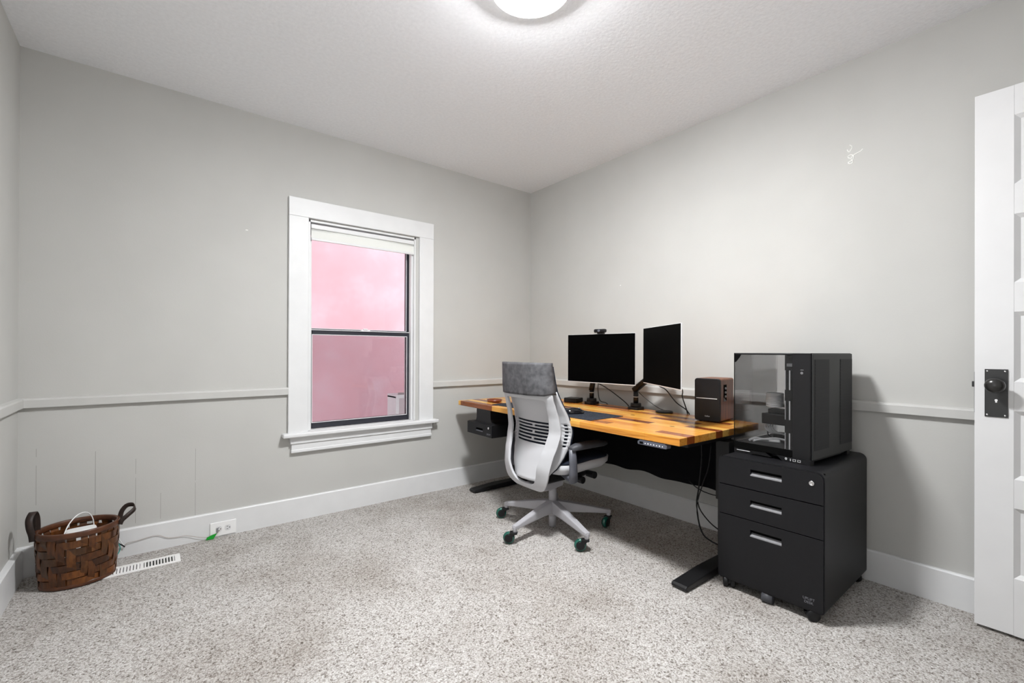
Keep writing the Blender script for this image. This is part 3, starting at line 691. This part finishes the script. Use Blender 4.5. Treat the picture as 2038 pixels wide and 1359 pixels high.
# rear frame: a band between an outer and an inner outline
OUT = [(0, .272), (.09, .278), (.145, .298), (.180, .335), (.200, .39), (.214, .47), (.234, .57), (.239, .64), (.232, .71), (.222, .79), (.212, .838), (.12, .842), (0, .842)]
INN = [(0, .312), (.055, .315), (.085, .330), (.112, .37), (.128, .43), (.145, .50), (.160, .57), (.170, .64), (.174, .71), (.172, .77), (.164, .802), (.09, .808), (0, .808)]
def dens(P): 
    q = catmull([Vector((p[0], p[1], 0)) for p in P], 4); return [(v.x, v.y) for v in q]
Rr, Ri = dens(OUT), dens(INN)
loopO = Rr+[(-u, z) for u, z in Rr[-2:0:-1]]; loopI = Ri+[(-u, z) for u, z in Ri[-2:0:-1]]
b = MB(); rows = []
for f_ in (0, .25, .5, .75, 1):
    rows.append([(xf(o[0]*(1-f_)+i[0]*f_, o[1]*(1-f_)+i[1]*f_)-.006*sin(pi*f_), o[0]*(1-f_)+i[0]*f_, o[1]*(1-f_)+i[1]*f_) for o, i in zip(loopO, loopI)])
b.loft(rows, cap=False); b.xf(Matrix.Translation((0, .002, 0)) @ Matrix.Diagonal((1, .965, 1, 1))); b.build('back_frame', M['shell'], ch, solid=.016, soff=0, bevel=.004, smooth=True)
# front shell with slotted lumbar area
HS = [(.335, .125), (.365, .150), (.42, .195), (.48, .224), (.56, .250), (.64, .257), (.72, .246), (.80, .228), (.88, .218), (1.0, .214)]
CS = [(.335, -.222), (.365, -.212), (.45, -.186), (.55, -.160), (.62, -.150), (.70, -.160), (.78, -.188), (.86, -.212), (.92, -.222), (1.0, -.232)]
KW = [(.335, .030), (.365, .038), (.50, .062), (.62, .066), (.74, .052), (.84, .036), (1.0, .028)]
def xs(u, z): return interp(CS, z)+interp(KW, z)*(abs(u)/interp(HS, z))**2.2
zr = []; z = .365
slots = [(.5380+k*.0195, .5380+k*.0195+.0115) for k in range(7)]
zr = [.335, .35, .365, .39, .42, .45, .48, .51, .530]+[v for s_ in slots for v in s_]+[.678, .70, .72, .75, .78, .805, .83, .85]
us = [-1, -.93, -.85, -.78, -.70, -.62, -.52, -.40, -.28, -.15, -.035, .035, .15, .28, .40, .52, .62, .70, .78, .85, .93, 1]
b = MB(); V = [[b.bm.verts.new((xs(u*interp(HS, z), z), u*interp(HS, z), z)) for u in us] for z in zr]
for i in range(len(zr)-1):
    sl = next((k for k, s_ in enumerate(slots) if abs(s_[0]-zr[i]) < 1e-6), None)
    for j in range(len(us)-1):
        um = (us[j]+us[j+1])/2
        if sl is not None:
            if abs(um) < .72 and not (sl % 2 == 1 and abs(um) < .04): continue
            if .86 < abs(um) < .95 and sl % 1 == 0: continue
        b.bm.faces.new([V[i][j], V[i][j+1], V[i+1][j+1], V[i+1][j]])
b.xf(Matrix.Translation((0, .002, 0)) @ Matrix.Diagonal((1, .965, 1, 1))); b.build('back_shell', M['shell'], ch, solid=.008, soff=0, smooth=True)
# cushion on the front of the back
b = MB(); rings = []
zz_ = [.385+.605*i/22 for i in range(23)]
for z in zz_:
    h = interp(HS, z)+.004; e = .030*min(1, (z-.37)/.05, (1.003-z)/.03+.15)
    uu = [-1+2*k/18 for k in range(19)]
    fr = [(xs(min(h-.004, abs(u*h)), z)+.0065, u*h, z) for u in uu]; bk = [(xs(min(h-.004, abs(u*h)), z)+.007+e*(1-abs(u)**6)**.5+.002, u*h*.995, z) for u in uu[::-1]]
    rings.append(fr+bk)
b.loft(rings); b.xf(Matrix.Translation((0, .002, 0)) @ Matrix.Diagonal((1, .965, 1, 1))); b.build('back_cushion', M['cushion'], ch, smooth=True)
# headrest cover
b = MB(); rings = []
for i in range(15):
    t = i/14; z = .832+(1.010-.832)*t; h = .2205-.004*t; th = .030*(1-t)**.7+.004
    if t > .9: th *= 1-.6*(t-.9)/.1
    uu = [-1+2*k/16 for k in range(17)]
    xb_ = lambda u: xf(u*h, z)-.006+.014*t
    bk = [(xb_(u)-.026+.020*abs(u)**10, u*h, z-.004*(1-t)*(1 if abs(u) < .97 else -1)) for u in uu]
    fr = [(xs(min(abs(u)*h, interp(HS, z)), z)+.004+.002*(1-abs(u)), u*h*1.002, z) for u in uu[::-1]]
    rings.append(bk+fr)
b.loft(rings); b.xf(Matrix.Translation((0, .002, 0)) @ Matrix.Diagonal((1, .965, 1, 1))); b.build('headrest', M['headfab'], ch, smooth=True, bevel=0)
# seat
def superel(a, bb, n, k=40): 
    out = []
    for i in range(k):
        t = 2*pi*i/k; c_, s_ = cos(t), sin(t); out.append((a*abs(c_)**(2/n)*(1 if c_ >= 0 else -1), bb*abs(s_)**(2/n)*(1 if s_ >= 0 else -1)))
    return out
def seat_ring(ax, by, z, x0=.025, bend=0.0):
    return [(x0+x, y, z-bend*max(0, (x-.10)/.15)**2-.012*max(0, -x/.2)) for x, y in superel(ax, by, 4.2)]
b = MB(); b.loft([seat_ring(.150, .16, .378, .05), seat_ring(.205, .225, .390, .062), seat_ring(.220, .248, .416, .070, -.004), seat_ring(.224, .250, .444, .072, -.004), seat_ring(.216, .242, .448, .072, -.004)]); b.build('seat_shell', M['shell'], ch, smooth=True)
b = MB(); b.loft([seat_ring(.212, .242, .446, .070), seat_ring(.218, .246, .450, .068), seat_ring(.216, .244, .458, .066, .004), seat_ring(.200, .230, .466, .062, .006), seat_ring(.14, .18, .470, .050, .004), seat_ring(.05, .06, .470, .03)]); b.build('seat_cushion', M['cushion'], ch, smooth=True)
# mechanism
b = MB(); b.box(-.14, .13, -.085, .085, .300, .385, .02, 3); b.box(-.05, .08, -.20, .20, .345, .378, .012, 3); b.build('tilt_mechanism', M['black'], ch)
b = MB(); b.loft([[(-.158, .075*sx_, z_) for sx_, z_ in ((-1, .262), (1, .262), (1, .296), (-1, .296))], [(-.06, .055*sx_, z_) for sx_, z_ in ((-1, .250), (1, .250), (1, .305), (-1, .305))], [(.05, .045*sx_, z_) for sx_, z_ in ((-1, .258), (1, .258), (1, .31), (-1, .31))]], smooth=False); b.build('spine_bracket', M['alu'], ch, bevel=.01)
for x, y, z in ((.025, -.215, .335), (.130, -.212, .346)):
    b = MB(); b.frustum((x, -.08, z+.006), (x, y+.045, z+.004), .012); b.frustum((x, y+.050, z), (x, y-.012, z), .0195, .021, seg=24); b.build('adjustment_knob', M['black'], ch, bevel=.003)
# arms
for s in (1, -1):
    b = MB()
    b.tube([(-.02, .10*s, .362), (-.06, .19*s, .358), (-.095, .256*s, .366)], .020, seg=12)
    pts = [(-.093, .262*s, .352), (-.097, .266*s, .40), (-.100, .267*s, .46), (-.104, .265*s, .535)]
    b.loft([[(p[0]+.027*k_*cos(a), p[1]+.018*k_*sin(a), p[2]+(.004*cos(a) if p[2] < .36 else 0)) for a in [2*pi*i/20 for i in range(20)]] for p, k_ in zip(pts, (1.05, 1.05, .95, .85))])
    b.build('arm_post', M['armgrey'], ch)
    b = MB(); P = [(-.118, .264*s, .538), (-.06, .262*s, .544), (.05, .258*s, .544), (.14, .252*s, .541), (.180, .248*s, .537)]
    b.loft([[(p[0], p[1]+w_*x, p[2]+h_*y) for x, y in rrect(2, 2, .7, 5)] for p, w_, h_ in zip(P, (.020, .030, .040, .040, .028), (.014, .019, .018, .017, .011))])
    b.build('arm_pad', M['padgrey'], ch, smooth=True)
# column, star base, casters
b = MB(); b.frustum((0, 0, .14), (0, 0, .275), .024, seg=28); b.frustum((0, 0, .095), (0, 0, .125), .030, .036, seg=28); b.frustum((0, 0, .012), (0, 0, .10), .0205, .0245, seg=28); b.frustum((0, 0, .080), (0, 0, .098), .028, .027, seg=28); b.build('gas_column', M['alu'], ch)
ends = [(-.122, .302), (-.328, -.042), (-.084, -.354), (.291, -.192), (.255, .232)]
offs = [(-.028, .016), (-.025, .027), (-.020, .020), (-.031, -.006), (.02, .03)]
for (ex, ey), (ox, oy) in zip(ends, offs):
    d = Vector((ex, ey, 0)); ln = d.length; d.normalize(); n = Vector((-d.y, d.x, 0))
    b = MB(); rings = []
    for t, w, za, zb_ in ((.02, .026, .098, .172), (.30, .0235, .098, .156), (.65, .020, .091, .131), (.96, .0165, .083, .107), (1.03, .0145, .084, .104)):
        p = d*(ln*t); o = rrect(2, 1, .25, 3)
        rings.append([tuple(p+n*(w*x)+Vector((0, 0, (za+zb_)/2+(zb_-za)*y))) for x, y in o])
    b.loft(rings, smooth=False); b.frustum((ex, ey, .066), (ex, ey, .098), .0125, .0145, seg=16); b.build('base_leg', M['alu'], ch, bevel=.003)
    a_ = math.atan2(oy, ox)
    c_ = MB(); c_.frustum((0, 0, .058), (0, 0, .068), .0145, seg=16)
    for sd_ in (-1, 1): c_.prism([(-.012, .066), (.022, .066), (.046, .042), (.046, .026), (.024, .024), (.010, .045)], 'Y', sd_*.0155-.0018, sd_*.0155+.0018)
    c_.box(-.014, .030, -.018, .018, .056, .068, .004); [c_.frustum((.034, sd_*.0145, .034), (.034, sd_*.0185, .034), .0235, .021, seg=24) for sd_ in (-1, 1)]; c_.frustum((.034, -.018, .034), (.034, .018, .034), .009, seg=14)
    co = c_.build('caster', M['black'], ch); co.location = (ex, ey, 0); co.rotation_euler[2] = a_
    h = MB(); h.lathe([(.014, -.011), (.026, -.0115), (.0315, -.008), (.034, 0), (.0315, .008), (.026, .0115), (.014, .011)], (.034, 0, .034), 'Y', 28); h.build('wheel', M['tyre'], co)

# ------------------------------------------------------------------ basket
bk = thing('woven_basket', 'oval brown woven splint basket with leather handles in the corner', 'basket', (-2.937, -.186, .004), 3)
ZB, ZT = .0, .243
def ell(a, z, off=0.0):
    t = z/ZT; A = .126+.014*t+.004*sin(pi*t)+off; B = .098+.022*t+.004*sin(pi*t)+off
    return Vector((A*cos(a), B*sin(a), z))
b = MB(); NS = 24; PZ = .0345
rowz = [.026+PZ*k for k in range(6)]
rnd = random.Random(3)
def strip(b, P, Wd, th=.0018):
    """flat strip through points P with half-width vectors Wd"""
    n = len(P)
    for s_ in range(1):
        A = [b.bm.verts.new(p-w) for p, w in zip(P, Wd)]; B = [b.bm.verts.new(p+w) for p, w in zip(P, Wd)]
        for i in range(n-1): b.bm.faces.new([A[i], A[i+1], B[i+1], B[i]])
for k in range(NS):
    a = 2*pi*(k+.5)/NS+rnd.uniform(-.05, .05); hw = .0146+rnd.uniform(-.0032, .001)
    P, Wd = [], []
    for i in range(29):
        z = ZB+(ZT-.003)*i/28
        row = (z-rowz[0])/PZ; ph = (k//1) % 2
        o = .0036*cos(pi/2*(row+k)) if z < rowz[-1]+.02 else 0
        P.append(ell(a, z, o)); tg = (ell(a+.01, z)-ell(a-.01, z)).normalized(); Wd.append(tg*hw)
    strip(b, P, Wd)
for r_, z in enumerate(rowz):
    hwz = .0148+rnd.uniform(-.003, .001); n = NS*8
    segs = 3; 
    for sg in range(segs):
        P, Wd = [], []
        a0 = 2*pi*sg/segs+r_*.7; 
        for i in range(n//segs+6):
            a = a0+2*pi*i/n
            o = -.0032*cos(pi*(r_+0)+0)*0 + -.0036*cos(pi/2*(a*NS/(2*pi)-.5+r_))
            P.append(ell(a, z, o)); Wd.append(Vector((0, 0, hwz)))
        strip(b, P, Wd)
b.build('woven_body', M['basket'], bk, solid=.0016)
b = MB(); b.loft([[tuple(ell(2*pi*i/48, .0, -.001))[:2]+(.0,) for i in range(48)], [tuple(ell(2*pi*i/48, .0, -.001))[:2]+(.006,) for i in range(48)]], smooth=False); b.build('bottom', M['basket'], bk)
def hoop(z0, z1, off, th, name):
    b = MB(); N = 64; rings = []
    for i in range(N):
        a = 2*pi*i/N
        o = [(off-th/2, z0+.002), (off-th/2+.001, z0), (off+th/2-.001, z0), (off+th/2, z0+.003), (off+th/2, z1-.003), (off+th/2-.002, z1), (off-th/2+.002, z1), (off-th/2, z1-.002)]
        rings.append([tuple(Vector(tuple(ell(a, min(ZT, max(0, (z0+z1)/2)), oo_))[:2]+(zz,))) for oo_, zz in o])
    rings.append(rings[0]); b.loft(rings, cap=False); b.build(name, M['rim'], bk, smooth=False)
hoop(.228, .252, .0, .013, 'rim'); hoop(.0, .016, .003, .006, 'bottom_band')
def strap(pts, width, wdir, name='leather_handle'):
    P = catmull([Vector(p) for p in pts], 6); b = MB(); Wd = []
    for i in range(len(P)):
        t = (P[min(i+1, len(P)-1)]-P[max(i-1, 0)]).normalized(); w_ = Vector(wdir); w_ = (w_-t*w_.dot(t)).normalized(); Wd.append(w_*width/2)
    strip(b, P, Wd); b.build(name, M['leather'], bk, solid=.003, smooth=True)
strap([(-.145, -.034, .222), (-.148, -.034, .25), (-.155, -.034, .282), (-.158, -.026, .316), (-.152, -.004, .338), (-.147, .020, .338), (-.141, .034, .31), (-.139, .036, .265), (-.142, .034, .222)], .025, (1, -.25, 0))
strap([(.145, -.034, .226), (.152, -.034, .244), (.172, -.030, .262), (.196, -.016, .280), (.202, .004, .290), (.192, .022, .298), (.170, .032, .294), (.152, .036, .268), (.145, .036, .228)], .020, (-.3, 0, 1))
rt = thing('router', 'white rounded router box inside the woven basket', 'router', (-2.930, -.170, .012), 8)
b = MB(); b.prism(rrect(.11, .080, .022), 'Z', 0, .218); b.build('body', M['white'], rt, bevel=.008)
cable('white cord arching over the rim inside the basket', [(-2.972, -.240, .10), (-2.985, -.232, .20), (-2.972, -.205, .262), (-2.945, -.150, .292), (-2.915, -.105, .285), (-2.895, -.085, .24), (-2.89, -.09, .15)], .0024, 'network_cable', 'white', 'cable')
pcord = thing('power_cord', 'thin beige cord along the baseboard from basket to outlet', 'cord', (-2.78, -.028, .06))
b = MB(); o0 = Vector((-2.78, -.028, .06))
b.tube([Vector(p)-o0 for p in [(-2.778, -.030, .058), (-2.770, -.027, .072), (-2.73, -.024, .074), (-2.665, -.023, .082), (-2.635, -.023, .076), (-2.60, -.023, .056), (-2.56, -.023, .050), (-2.52, -.025, .048), (-2.46, -.030, .026), (-2.42, -.030, .016), (-2.392, -.031, .018), (-2.372, -.030, .032), (-2.356, -.028, .052)]], .0013, seg=6); b.build('wire', M['beigewire'], pcord)
b = MB(); b.prism([(-2.43+2.78, .004-.06), (-2.395+2.78, -.002-.06+.004), (-2.378+2.78, .030-.06), (-2.405+2.78, .024-.06), (-2.425+2.78, .016-.06)], 'Y', -.010, -.004); b.build('tag', M['green'], pcord)
b = MB(); b.tube([Vector(p)-o0 for p in [(-2.812, -.075, .105), (-2.800, -.050, .085), (-2.785, -.034, .066), (-2.779, -.030, .056)]], .0032, seg=8); b.build('strain_relief', M['cable'], pcord)
cable('white lead dropping from the basket rim to the cord end', [(-2.800, -.10, .20), (-2.802, -.070, .13), (-2.792, -.045, .09), (-2.782, -.032, .066)], .002, 'adapter_cable', 'white', 'cable')
cable('teal cable curled beside the basket', [(-2.82, -.085, .105), (-2.803, -.060, .090), (-2.795, -.048, .060), (-2.805, -.055, .035), (-2.825, -.075, .030)], .0024, 'teal_cable', 'teal', 'cable')

# ------------------------------------------------------------------ outlet and vent
ol = thing('wall_outlet', 'white double outlet set sideways in the baseboard', 'outlet', (-2.346, -.018, .048))
b = MB(); b.box(-.064, .064, -.006, 0, -.040, .039, .002); b.build('cover_plate', M['white'], ol)
for xx in (-.022, .022):
    b = MB(); b.prism([(xx+x, z) for x, z in rrect(.030, .034, .012)], 'Y', -.0075, -.005); r_ = b.build('receptacle', M['trim'], ol)
    b = MB(); b.box(xx-.006, xx+.002, -.0082, -.0072, .006, .0085); b.box(xx-.006, xx+.002, -.0082, -.0072, -.0085, -.006); b.lathe([(.0028, 0), (.0028, -.0008)], (xx+.009, -.0074, 0), 'Y', 12); b.build('slots', M['gap'], r_)
b = MB(); b.box(-.034, -.024, -.010, -.0075, -.018, .008, .001); b.build('plug', M['handle'], ol)
fv = thing('floor_vent', 'white metal floor register on the carpet beside the basket', 'vent', (-2.708, -.2015, 0))
b = MB(); b.box(-.155, .155, -.055, -.036, 0, .0045, .001); b.box(-.155, .155, .036, .055, 0, .0045, .001); b.box(-.155, -.132, -.036, .036, 0, .0045, .001); b.box(.132, .155, -.036, .036, 0, .0045, .001); b.box(-.006, .008, -.036, .036, 0, .0045)
b.build('frame', M['ventwhite'], fv)
b = MB(); b.box(-.134, .134, -.037, .037, .0002, .0008); b.build('duct_opening', M['gap'], fv)
for k in range(10):
    for side in (-1, 1):
        x = (.008 if side > 0 else -.132)+(k+.5)*.01245
        b = MB(); dx = .0022; b.prism([(x-dx-.0020*side, .0008), (x+dx-.0035*side, .0008), (x+dx+.0015*side, .0044), (x-dx+.0015*side, .0044)], 'Y', -.036, .036); b.build('slat', M['ventwhite'], fv)

# ------------------------------------------------------------------ light
w = bpy.data.worlds.new('World'); S.world = w; w.use_nodes = True
bg = w.node_tree.nodes['Background']; bg.inputs[1].default_value = 1.0
wn = w.node_tree; wtc = wn.nodes.new('ShaderNodeTexCoord'); wsp = wn.nodes.new('ShaderNodeSeparateXYZ'); wn.links.new(wtc.outputs['Generated'], wsp.inputs[0])
wmr = node(wn, 'ShaderNodeMapRange'); wn.links.new(wsp.outputs['Z'], wmr.inputs[0]); wmr.inputs[1].default_value = -.05; wmr.inputs[2].default_value = .05
wrp = ramp(wn, [(0, (3.6, 3.6, 3.65, 1)), (1, (1.05, 1.08, 1.12, 1))]); wn.links.new(wmr.outputs[0], wrp.inputs[0]); wn.links.new(wrp.outputs[0], bg.inputs[0])   # lower half brightened as added uplight, bright overcast above
def portal(name, loc, rot, sx, sy):
    L = bpy.data.lights.new(name, 'AREA'); L.shape = 'RECTANGLE'; L.size = sx; L.size_y = sy
    o = bpy.data.objects.new(name, L); C.objects.link(o); o.location = loc; o.rotation_euler = rot; L.cycles.is_portal = True
    return o
portal('window_portal', ((WX0+WX1)/2, T+.02, (WZ0+WZ1)/2), (radians(-90), 0, 0), WX1-WX0, WZ1-WZ0)
portal('fill_opening_portal', (-W-T-.01, (LY0+LY1)/2, (LZ0+LZ1)/2), (0, radians(-90), 0), LZ1-LZ0, LY1-LY0)  # samples daylight through the added left wall opening

# ------------------------------------------------------------------ camera
cam = bpy.data.cameras.new('Camera'); co = bpy.data.objects.new('Camera', cam); C.objects.link(co); S.camera = co
f_px, pitch, roll, yaw, sy = 902.561, .00225, .00377, .90024, 17.54
Fw = Vector((cos(yaw)*cos(pitch), sin(yaw)*cos(pitch), sin(pitch))); R = Vector((sin(yaw), -cos(yaw), 0)); U = R.cross(Fw)
R2 = R*cos(roll)+U*sin(roll); U2 = U*cos(roll)-R*sin(roll)
mt = Matrix((R2, U2, -Fw)).transposed().to_4x4(); mt.translation = (-2.6712, -3.10677, 1.07354)
co.matrix_world = mt
cam.sensor_fit = 'HORIZONTAL'; cam.sensor_width = 36; cam.lens = f_px/2038*36
cam.shift_y = sy/2038; cam.clip_start = .02
S.view_settings.view_transform = 'Standard'; S.view_settings.look = 'None'; S.view_settings.exposure = .44; S.view_settings.gamma = 1; S.view_settings.use_curve_mapping = False
S.cycles.use_denoising = True
S.cycles.max_bounces = 10; S.cycles.diffuse_bounces = 6; S.cycles.transparent_max_bounces = 12
S.cycles.sample_clamp_indirect = 6
